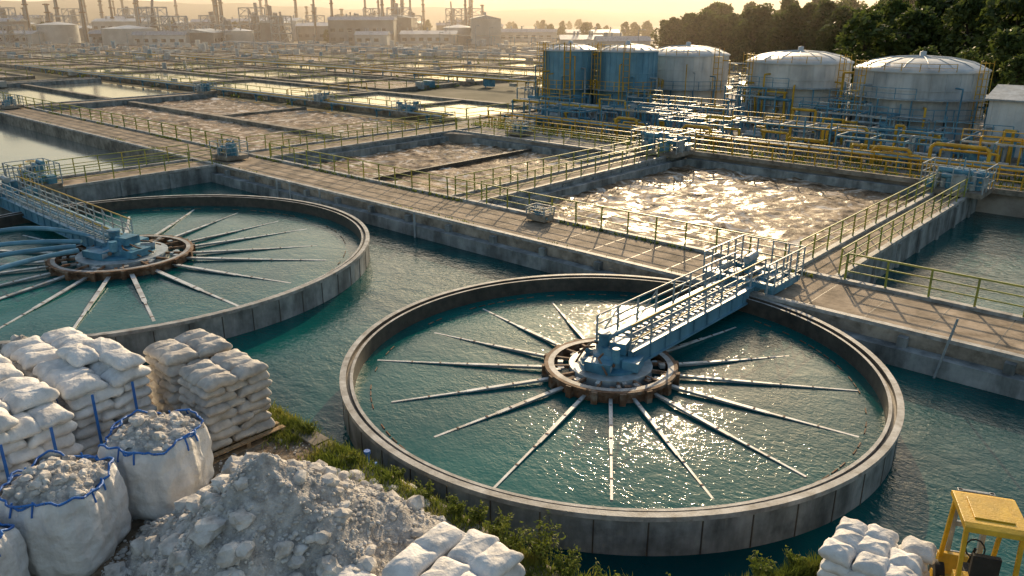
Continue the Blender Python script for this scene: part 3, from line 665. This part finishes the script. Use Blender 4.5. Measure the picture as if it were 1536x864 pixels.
# ------------------------------------------------------------------ foreground bank
poly=[(-140,-1),(-48,-1),(-30,.5),(-26,3),(-23.5,7.2),(-22,9.65),(-7.5,9.65),(-5.4,10.1),(-4.6,11.8),(-3.8,13.5),(-1.4,14.7),(1.5,14.2),(4,11),(30,9),(60,8),(60,-39),(-140,-39)]
poly=poly[::-1]
b_=MB(); n=len(poly)
b_.add([(x,y,0) for x,y in poly]+[(x,y,-3) for x,y in poly],[tuple(range(n))]+[(i,i+n,(i+1)%n+n,(i+1)%n) for i in range(n)])
b_.obj('riverbank_ground',[M['bank']])
c_=MB(); x=-22
while x<-7.6:
    c_.box(x,9.3+U(-.02,.02),-.6,x+1.15,9.72+U(-.02,.02),.05+U(-.02,.02),0); x+=1.2
c_.obj('bank_kerb',[M['conc']])

ico=bmesh.new(); bmesh.ops.create_icosphere(ico,subdivisions=2,radius=1); IV=[v.co.copy() for v in ico.verts]; IF=[tuple(v.index for v in f.verts) for f in ico.faces]; ico.free()
ico=bmesh.new(); bmesh.ops.create_icosphere(ico,subdivisions=1,radius=1); IV1=[v.co.copy() for v in ico.verts]; IF1=[tuple(v.index for v in f.verts) for f in ico.faces]; ico.free()
def rock(mb,p,s_,mi=0,hi=False):
    V,Fc=(IV,IF) if hi else (IV1,IF1)
    sd=Vector((U(0,99),U(0,99),U(0,99))); sx,sy,sz=U(.7,1.2),U(.7,1.2),U(.5,.9); rz=U(0,6.3); c,q=math.cos(rz),math.sin(rz); vs=[]
    for v in V:
        k=1+.5*noise.noise(v*1.3+sd)+(.16*noise.noise(v*3.5+sd) if hi else 0); x,y,z=v.x*sx*k*s_,v.y*sy*k*s_,v.z*sz*k*s_
        vs.append((p[0]+x*c-y*q,p[1]+x*q+y*c,p[2]+z))
    mb.add(vs,Fc,mi,False)
def pile(name,cx,cy,rx,ry,h,nsm,nbig,sd,big=.2):
    def hgt(u,v):
        r=math.hypot(u,v)
        if r>1.12: return -.2
        th=math.atan2(v,u); rr=r*(1+.1*math.sin(th*3+sd)+.06*math.sin(th*7+sd*2))
        z=h*(max(0,1-rr)**1.05)
        z=min(z,h*.93+.07*z)
        return z+(.2*noise.fractal(Vector((u*3.2*rx/3,v*3.2*ry/3,sd)),1,2,5))*min(1,(1.1-r)*3)-.03
    e=empty(name,(cx,cy,0)); m=MB(); nr,na=64,150; vs=[(0,0,hgt(0,0))]
    for i in range(1,nr+1):
        for j in range(na):
            r=1.12*i/nr; a=2*PI*j/na; u,v=r*math.cos(a),r*math.sin(a); vs.append((u*rx,v*ry,hgt(u,v)))
    fs=[(0,1+j,1+(j+1)%na) for j in range(na)]+[(1+(i-1)*na+j,1+i*na+j,1+i*na+(j+1)%na,1+(i-1)*na+(j+1)%na) for i in range(1,nr) for j in range(na)]
    m.add(vs,fs,0,True); m.obj('gravel_heap',[M['grav']],e)
    s_=MB()
    for i in range(nsm):
        a=U(0,2*PI); r=math.sqrt(U(0,1.1)); u,v=r*math.cos(a),r*math.sin(a); k=.014+.05*rnd.random()**3
        rock(s_,(u*rx,v*ry,max(0,hgt(u,v))+k*.2),k,0)
    for i in range(nbig):
        a=U(0,2*PI); r=U(.05,1.12)**.6; u,v=r*math.cos(a),r*math.sin(a); k=big*(.2+.8*rnd.random()**3.2)
        rock(s_,(u*rx,v*ry,max(0,hgt(u,v))+k*.2),k,0,True)
    s_.obj('loose_rocks',[M['rock']],e)
pile('gravel_pile',-11.75,6.3,3.1,3.2,2.45,7000,430,2.1,.24)
pile('gravel_pile',-25.0,6.2,1.5,1.5,1.1,500,40,5.1)

def sack(mb,c,L,W,H,rz,mi=0,tilt=0):
    nu,nv=24,12; sd=Vector((U(0,99),U(0,99),0)); cs,sn=math.cos(rz),math.sin(rz); vs=[]
    def pw(x,e): return math.copysign(abs(x)**e,x)
    for j in range(nv+1):
        v=-PI/2+PI*j/nv
        for i in range(nu):
            u=2*PI*i/nu
            x=pw(math.cos(v),.5)*pw(math.cos(u),.38); y=pw(math.cos(v),.5)*pw(math.sin(u),.38); z=pw(math.sin(v),.8)
            ed=max(abs(x),abs(y)); cr=abs(x*y)
            z*=1-.5*ed**5; k=1+.07*cr-.07*(1-cr)*ed
            nn=noise.fractal(Vector((x*1.8,y*1.8,z))+sd,1,2,4)
            X=x*L/2*k*(1+.05*nn); Y=y*W/2*k*(1+.06*nn); Z=z*H/2*(1+.3*nn)+.025*math.sin(x*5+sd.x)*ed-abs(x)**3*H*.12+tilt*X
            vs.append((c[0]+X*cs-Y*sn,c[1]+X*sn+Y*cs,c[2]+Z))
    fs=[(j*nu+i,j*nu+(i+1)%nu,(j+1)*nu+(i+1)%nu,(j+1)*nu+i) for j in range(nv) for i in range(nu)]
    mb.add(vs,fs,mi,True)
def pallet(e,w_,d_,z=0):
    p=MB()
    for j in range(3): p.box(-w_/2,(-.5+j*.5)*(d_-.12)-.05,z+.03,w_/2,(-.5+j*.5)*(d_-.12)+.05,z+.15)
    n=int(w_/.22)
    for i in range(n):
        x=-w_/2+(w_-.15)*i/(n-1); p.box(x,-d_/2,z+.155,x+.15,d_/2,z+.185); 
        if i%3==0: p.box(x,-d_/2,z,x+.15,d_/2,z+.025)
    p.obj('pallet',[M['wood']],e)
def stackbags(name,a,b,w_,d_,nx,ny,layers,lh,mat,pal=True,rz=0,strap=False,drop=0,pm=.15):
    e=empty(name,(a,b,0)); e.rotation_euler=(0,0,rz); m=MB(); z0=.19 if pal else .0
    if pal: pallet(e,w_+pm,d_+pm)
    for l in range(layers):
        NX,NY=(nx,ny) if (l%2==0 or nx==ny) else (ny,nx)
        for i in range(NX):
            for j in range(NY):
                if drop and l>=layers-drop and rnd.random()<.4: continue
                L=w_/NX;W=d_/NY
                x=-w_/2+L*(i+.5)+U(-.06,.06); y=-d_/2+W*(j+.5)+U(-.06,.06)
                z=z0+lh*(l+.5)
                if L>=W: sack(m,(x,y,z),L*1.07,W*1.1,lh*1.3,U(-.12,.12),0,U(-.06,.06))
                else: sack(m,(x,y,z),W*1.07,L*1.1,lh*1.3,PI/2+U(-.12,.12),0,U(-.06,.06))
    m.obj('sacks',[M[mat]],e)
    if strap:
        t=MB(); H=z0+lh*layers
        for f in(-.25,.25):
            t.box(w_*f-.03,-d_/2-.1,z0,w_*f+.03,-d_/2-.085,H*.8); t.box(w_/2+.085,d_*f-.03,z0,w_/2+.1,d_*f+.03,H*.8)
        t.obj('blue_straps',[M['strap']],e)
    return e
stackbags('sack_stack',-16.85,8.2,1.35,1.65,2,3,8,.22,'sack2',pm=.4)
stackbags('sack_stack',-18.5,8.15,1.4,1.65,2,3,8,.235,'sack2')
stackbags('sack_stack',-19.0,6.0,2.2,1.8,2,3,9,.255,'sack',False,0,True,1)
stackbags('sack_stack',-21.2,5.9,1.7,1.8,2,3,8,.255,'sack',False)
stackbags('sack_stack',-18.3,3.95,2.2,1.9,2,3,8,.27,'sack',False,0,True,1)
stackbags('sack_stack',-20.6,3.8,1.8,1.9,2,2,8,.27,'sack',False)
stackbags('sack_stack',-18.0,2.0,2.0,1.6,2,2,6,.28,'sack',False)
stackbags('sack_stack',-8.3,7.75,1.75,1.75,2,3,4,.23,'sack',True,.15)
stackbags('sack_stack',-9.2,6.0,1.8,1.5,2,2,3,.22,'sack',True,-.1)
stackbags('sack_stack',-2.98,13.0,1.6,1.35,3,3,4,.22,'sack',True,.1)

def bulkbag(a,b,r,h,sd):
    e=empty('bulk_bag',(a,b,0)); m=MB(); na,nz=120,34; vs=[]
    def rad(th,t):
        q=th+PI/4+.12
        sq=(abs(math.cos(q))**5+abs(math.sin(q))**5)**(-1/5)
        k=.97+(sq-1)*.75
        prof=.91+.07*math.sin(PI*min(1,t*.9+.06))-.05*(t>.9)*(t-.9)*10
        fold=.035*math.sin(th*9+sd+3*t)*(.3+abs(t-.45))+.02*math.sin(th*17-sd+2*t)*(t**.5)+.016*math.sin(th*31+sd*2)*t**2+.045*noise.fractal(Vector((math.cos(th)*2.5,math.sin(th)*2.5,t*3+sd)),1,2,5)+.012*math.sin(t*26+3*math.sin(th*3+sd))*(1-t)
        return r*(prof*k+fold)
    def rz_(th,t): return h*t+(.06*math.sin(th*4+sd)+.035*math.sin(th*7)+.02*math.sin(th*15+sd))*t**4
    for j in range(nz+1):
        t=j/nz
        for i in range(na):
            th=2*PI*i/na; R_=rad(th,t)*(1-.1*max(0,.1-t)/.1)
            vs.append((R_*math.cos(th),R_*math.sin(th),rz_(th,t)))
    m.add(vs,[(j*na+i,j*na+(i+1)%na,(j+1)*na+(i+1)%na,(j+1)*na+i) for j in range(nz) for i in range(na)],0,True)
    def rimp(i,dr=0,dz=0):
        th=2*PI*i/na; R_=rad(th,1)+dr; return (R_*math.cos(th),R_*math.sin(th),rz_(th,1)+dz)
    for i in range(na): m.cyl(rimp(i,.01),rimp(i+1,.01),.024,.024,6,1,True,False)
    for q in range(4):
        i0=int(na*(q+.35)/4); 
        for s0 in(-4,4):
            th=2*PI*(i0+s0)/na; rr=[rad(th,t)+.012 for t in(1,.93,.86)]
            m.path([(R_*math.cos(th),R_*math.sin(th),h*t) for R_,t in zip(rr,(1.02,.93,.86))],.02,5,1)
        p0=Vector(rimp(i0-5)); p1=Vector(rimp(i0+5)); mid=(p0+p1)/2+Vector((math.cos(2*PI*i0/na)*.12,math.sin(2*PI*i0/na)*.12,-.02+U(-.05,.16)))
        m.path([tuple(p0),tuple(p0*.3+mid*.7),tuple(p1*.3+mid*.7),tuple(p1)],.024,5,1)
    m.obj('fabric_bag',[M['fibc'],M['strap']],e)
    g_=MB(); vs=[];nr=20
    def hz(rr,th): return h-.1+.34*(1-rr**1.5)+.09*noise.fractal(Vector((rr*math.cos(th)*3,rr*math.sin(th)*3,sd)),1,2,4)
    for j in range(nr+1):
        for i in range(na):
            th=2*PI*i/na; rr=j/nr; R_=rad(th,1)*.97*rr; vs.append((R_*math.cos(th),R_*math.sin(th),hz(rr,th)))
    g_.add(vs,[(j*na+i,j*na+(i+1)%na,(j+1)*na+(i+1)%na,(j+1)*na+i) for j in range(nr) for i in range(na)],0,True)
    for i in range(500):
        th=U(0,6.28);rr=math.sqrt(U(0,1)); R_=rad(th,1)*.93*rr; k=.016+.12*rnd.random()**9; rock(g_,(R_*math.cos(th),R_*math.sin(th),hz(rr,th)+k*.2),k,1,k>.07)
    g_.obj('gravel_fill',[M['grav'],M['rock']],e)
bulkbag(-15.5,5.85,1.0,1.65,1.0); bulkbag(-15.05,3.8,1.0,1.65,2.7); bulkbag(-14.55,1.85,.95,1.5,4.4)

pb=MB()
for i in range(2600):
    x,y=U(-21,-7),U(3,9.6); k=.015+.05*rnd.random()**4; rock(pb,(x,y,k*.3),k,0)
pb.obj('pebbles',[M['rock']])
gr=MB()
def blade(x,y,z,h,w_=.012):
    a=U(0,6.3); dx,dy=math.cos(a)*w_,math.sin(a)*w_; lx,ly=U(-.5,.5)*h,U(-.5,.5)*h
    gr.add([(x-dx,y-dy,z),(x+dx,y+dy,z),(x+lx*.4+dx*.6,y+ly*.4+dy*.6,z+h*.6),(x+lx*.4-dx*.6,y+ly*.4-dy*.6,z+h*.6),(x+lx,y+ly,z+h)],[(0,1,2,3),(3,2,4)])
for i in range(42000):
    x=U(-22,-5.2); d=noise.noise(Vector((x*.9,0,4)))
    if rnd.random()>.6+d*1.1: continue
    y=9.75+rnd.gauss(-.1,.17) if rnd.random()<.6 else 9.15+rnd.gauss(0,.25)
    z=-.05 if y<9.7 else -.3
    if x>-7.4: y=9.75+(x+7.4)*.25+rnd.gauss(-.1,.2)
    blade(x,y,z,U(.08,.3),.015)
for i in range(6000):
    t=rnd.random(); x=-5.4+U(0,1)*1.6; y=10.1+(x+5.4)*2.1+rnd.gauss(-.1,.15); blade(x,y,-.05,U(.1,.4),.014)
gr.obj('grass',[M['grass']])
def bush(a,b,s_,n=800,seed=0):
    t=MB(); 
    for st in range(16):
        an=U(0,6.3); ln=U(.4,1)*s_; tx,ty=math.cos(an)*ln*.55,math.sin(an)*ln*.55
        t.cyl((0,0,-.1),(tx,ty,ln*.9),.012,.004,4,0)
        for k in range(n//16):
            f=U(.2,1.05); p=Vector((tx*f,ty*f,ln*.9*f))+Vector((U(-1,1),U(-1,1),U(-1,1)))*.12*s_
            u=Vector((U(-1,1),U(-1,1),U(-.2,1))).normalized()*.05*s_**.5; v=Vector((U(-1,1),U(-1,1),U(-1,1))).normalized()*.02
            t.add([tuple(p-u),tuple(p+v),tuple(p+u),tuple(p-v)],[(0,1,2,3)],1)
    t.obj('weed_bush',[M['bark'],M['grass']],None,(a,b,0))
for a,b,s_ in((-8.1,9.8,.85),(-7.4,9.7,.6),(-9.2,9.75,.55),(-10.3,9.7,.45),(-6.6,9.8,.55),(-8.6,9.6,.55),(-15.5,9.6,.35),(-4.7,12.2,.5),(-4.3,12.9,.4),(-12.3,9.8,.3),(-13.6,9.5,.3),(-11.2,9.6,.45),(-9.8,9.85,.4),(-5.6,10.3,.5)): bush(a,b,s_)
bp=MB(); bp.cyl((-13.5,9.85,-1.3),(-13.5,9.85,.15),.05,.05,12,0); bp.cyl((-13.5,9.85,.13),(-13.5,9.85,.2),.08,.08,12,0); bp.cyl((-13.2,9.85,-1.3),(-13.2,9.85,.0),.04,.04,12,0); bp.obj('blue_standpipe',[M['strap']])

# ------------------------------------------------------------------ forklift
def forklift(a,b,rz,s):
    e=empty('forklift',(a,b,0)); e.rotation_euler=(0,0,rz); e.scale=(s,s,1)
    m=MB()
    def pr(pts,y0,y1,mi):
        n=len(pts); m.add([(x,y0,z) for x,z in pts]+[(x,y1,z) for x,z in pts],[tuple(range(n)),tuple(range(2*n-1,n-1,-1))]+[(i,i+n,(i+1)%n+n,(i+1)%n) for i in range(n)],mi)
    pr([(-1.15,.3),(-1.2,.7),(-1.1,1.05),(-.35,1.1),(-.3,.55),(.45,.5),(.75,.75),(.85,.75),(.85,.3)],-.52,.52,0)
    m.cbox((-.15,0,.95),(.5,.55,.14),0,1); m.cbox((-.42,0,1.25),(.12,.5,.5),0,1)
    m.cyl((.55,0,.7),(.3,0,1.2),.03,.03,8,1)
    for i in range(12):
        t,t2=2*PI*i/12,2*PI*(i+1)/12
        m.cyl((.3+.08*math.cos(t),.18*math.sin(t),1.2+.15*math.cos(t)),(.3+.08*math.cos(t2),.18*math.sin(t2),1.2+.15*math.cos(t2)),.018,.018,6,1)
    for sy in(-1,1):
        for x in(-.75,.6): m.cyl((x,sy*.42,.32),(x,sy*.6,.32),.32 if x>0 else .27,None,20,1); m.cyl((x,sy*.6,.32),(x,sy*.615,.32),.14,.14,12,0)
        m.beam((-.62,sy*.48,1.05),(-.5,sy*.48,2.05),.08,.08,0); m.beam((.72,sy*.48,.7),(.5,sy*.48,2.05),.08,.08,0)
        m.beam((.98,sy*.3,.1),(.98,sy*.3,2.0),.1,.12,2); m.beam((1.02,sy*.2,.08),(2.0,sy*.2,.06),.12,.05,2)
    for z in(.3,1.3,1.95): m.beam((.98,-.34,z),(.98,.34,z),.08,.1,2)
    m.cbox((1.08,0,.45),(.05,.8,.4),0,2); m.cyl((.95,0,.2),(.95,0,1.9),.04,.04,8,2)
    pr([(-.7,2.05),(-.68,2.14),(-.55,2.17),(.5,2.17),(.62,2.13),(.65,2.05)],-.56,.56,0)
    m.box(-.4,-.35,2.172,.35,.35,2.195,0)
    m.cyl((.62,.4,1.95),(.7,.4,1.95),.06,.06,10,3); m.cyl((.62,-.4,1.95),(.7,-.4,1.95),.06,.06,10,3)
    o=m.obj('body',[M['fyel'],M['rubber'],M['grey'],M['lgrey']],e)
    bv=o.modifiers.new('bev','BEVEL'); bv.width=.02; bv.segments=2; bv.limit_method='ANGLE'
forklift(-1.55,13.65,2.0,.85)

# ------------------------------------------------------------------ haze, light, world, camera
hz=MB(); hz.box(-1500,120,-1,1500,3400,45,0); ho=hz.obj('distant_haze',[])
ho.rotation_euler=(0,0,math.radians(42))
hm=bpy.data.materials.new('haze_volume'); hm.use_nodes=True; N=hm.node_tree.nodes; N.remove(N['Principled BSDF'])
vs_=N.new('ShaderNodeVolumeScatter'); vs_.inputs['Color'].default_value=(1,.84,.7,1); vs_.inputs['Density'].default_value=.0009; vs_.inputs['Anisotropy'].default_value=.5
hm.node_tree.links.new(vs_.outputs[0],N['Material Output'].inputs['Volume']); ho.data.materials.append(hm)

el=math.radians(19); az=math.radians(12)
sx,sy=C(math.sin(az),math.cos(az))
d=Vector((sx*math.cos(el),sy*math.cos(el),math.sin(el)))
sun=bpy.data.lights.new('sun','SUN'); sun.energy=5; sun.angle=math.radians(.6); sun.color=(1,.75,.46)
so=bpy.data.objects.new('sun',sun); sc.collection.objects.link(so); so.rotation_euler=(-d).to_track_quat('-Z','Y').to_euler()
wd=bpy.data.worlds.new('World'); sc.world=wd; wd.use_nodes=True; N=wd.node_tree.nodes
sk=N.new('ShaderNodeTexSky'); sk.sky_type='NISHITA'; sk.sun_disc=False; sk.sun_elevation=el; sk.sun_rotation=math.atan2(sx,sy)%(2*PI); sk.dust_density=2.6; sk.air_density=1.4; sk.ozone_density=1.0
wd.node_tree.links.new(sk.outputs[0],N['Background'].inputs[0]); N['Background'].inputs[1].default_value=.15
cam=bpy.data.cameras.new('camera'); cam.sensor_width=36; cam.lens=27.66; cam.clip_end=9000; cam.clip_start=.1
co=bpy.data.objects.new('camera',cam); sc.collection.objects.link(co); co.location=(0,0,10); co.rotation_euler=(math.radians(90-19.25),0,math.radians(42)); sc.camera=co
sc.view_settings.view_transform='Standard'; sc.view_settings.look='None'; sc.view_settings.exposure=0
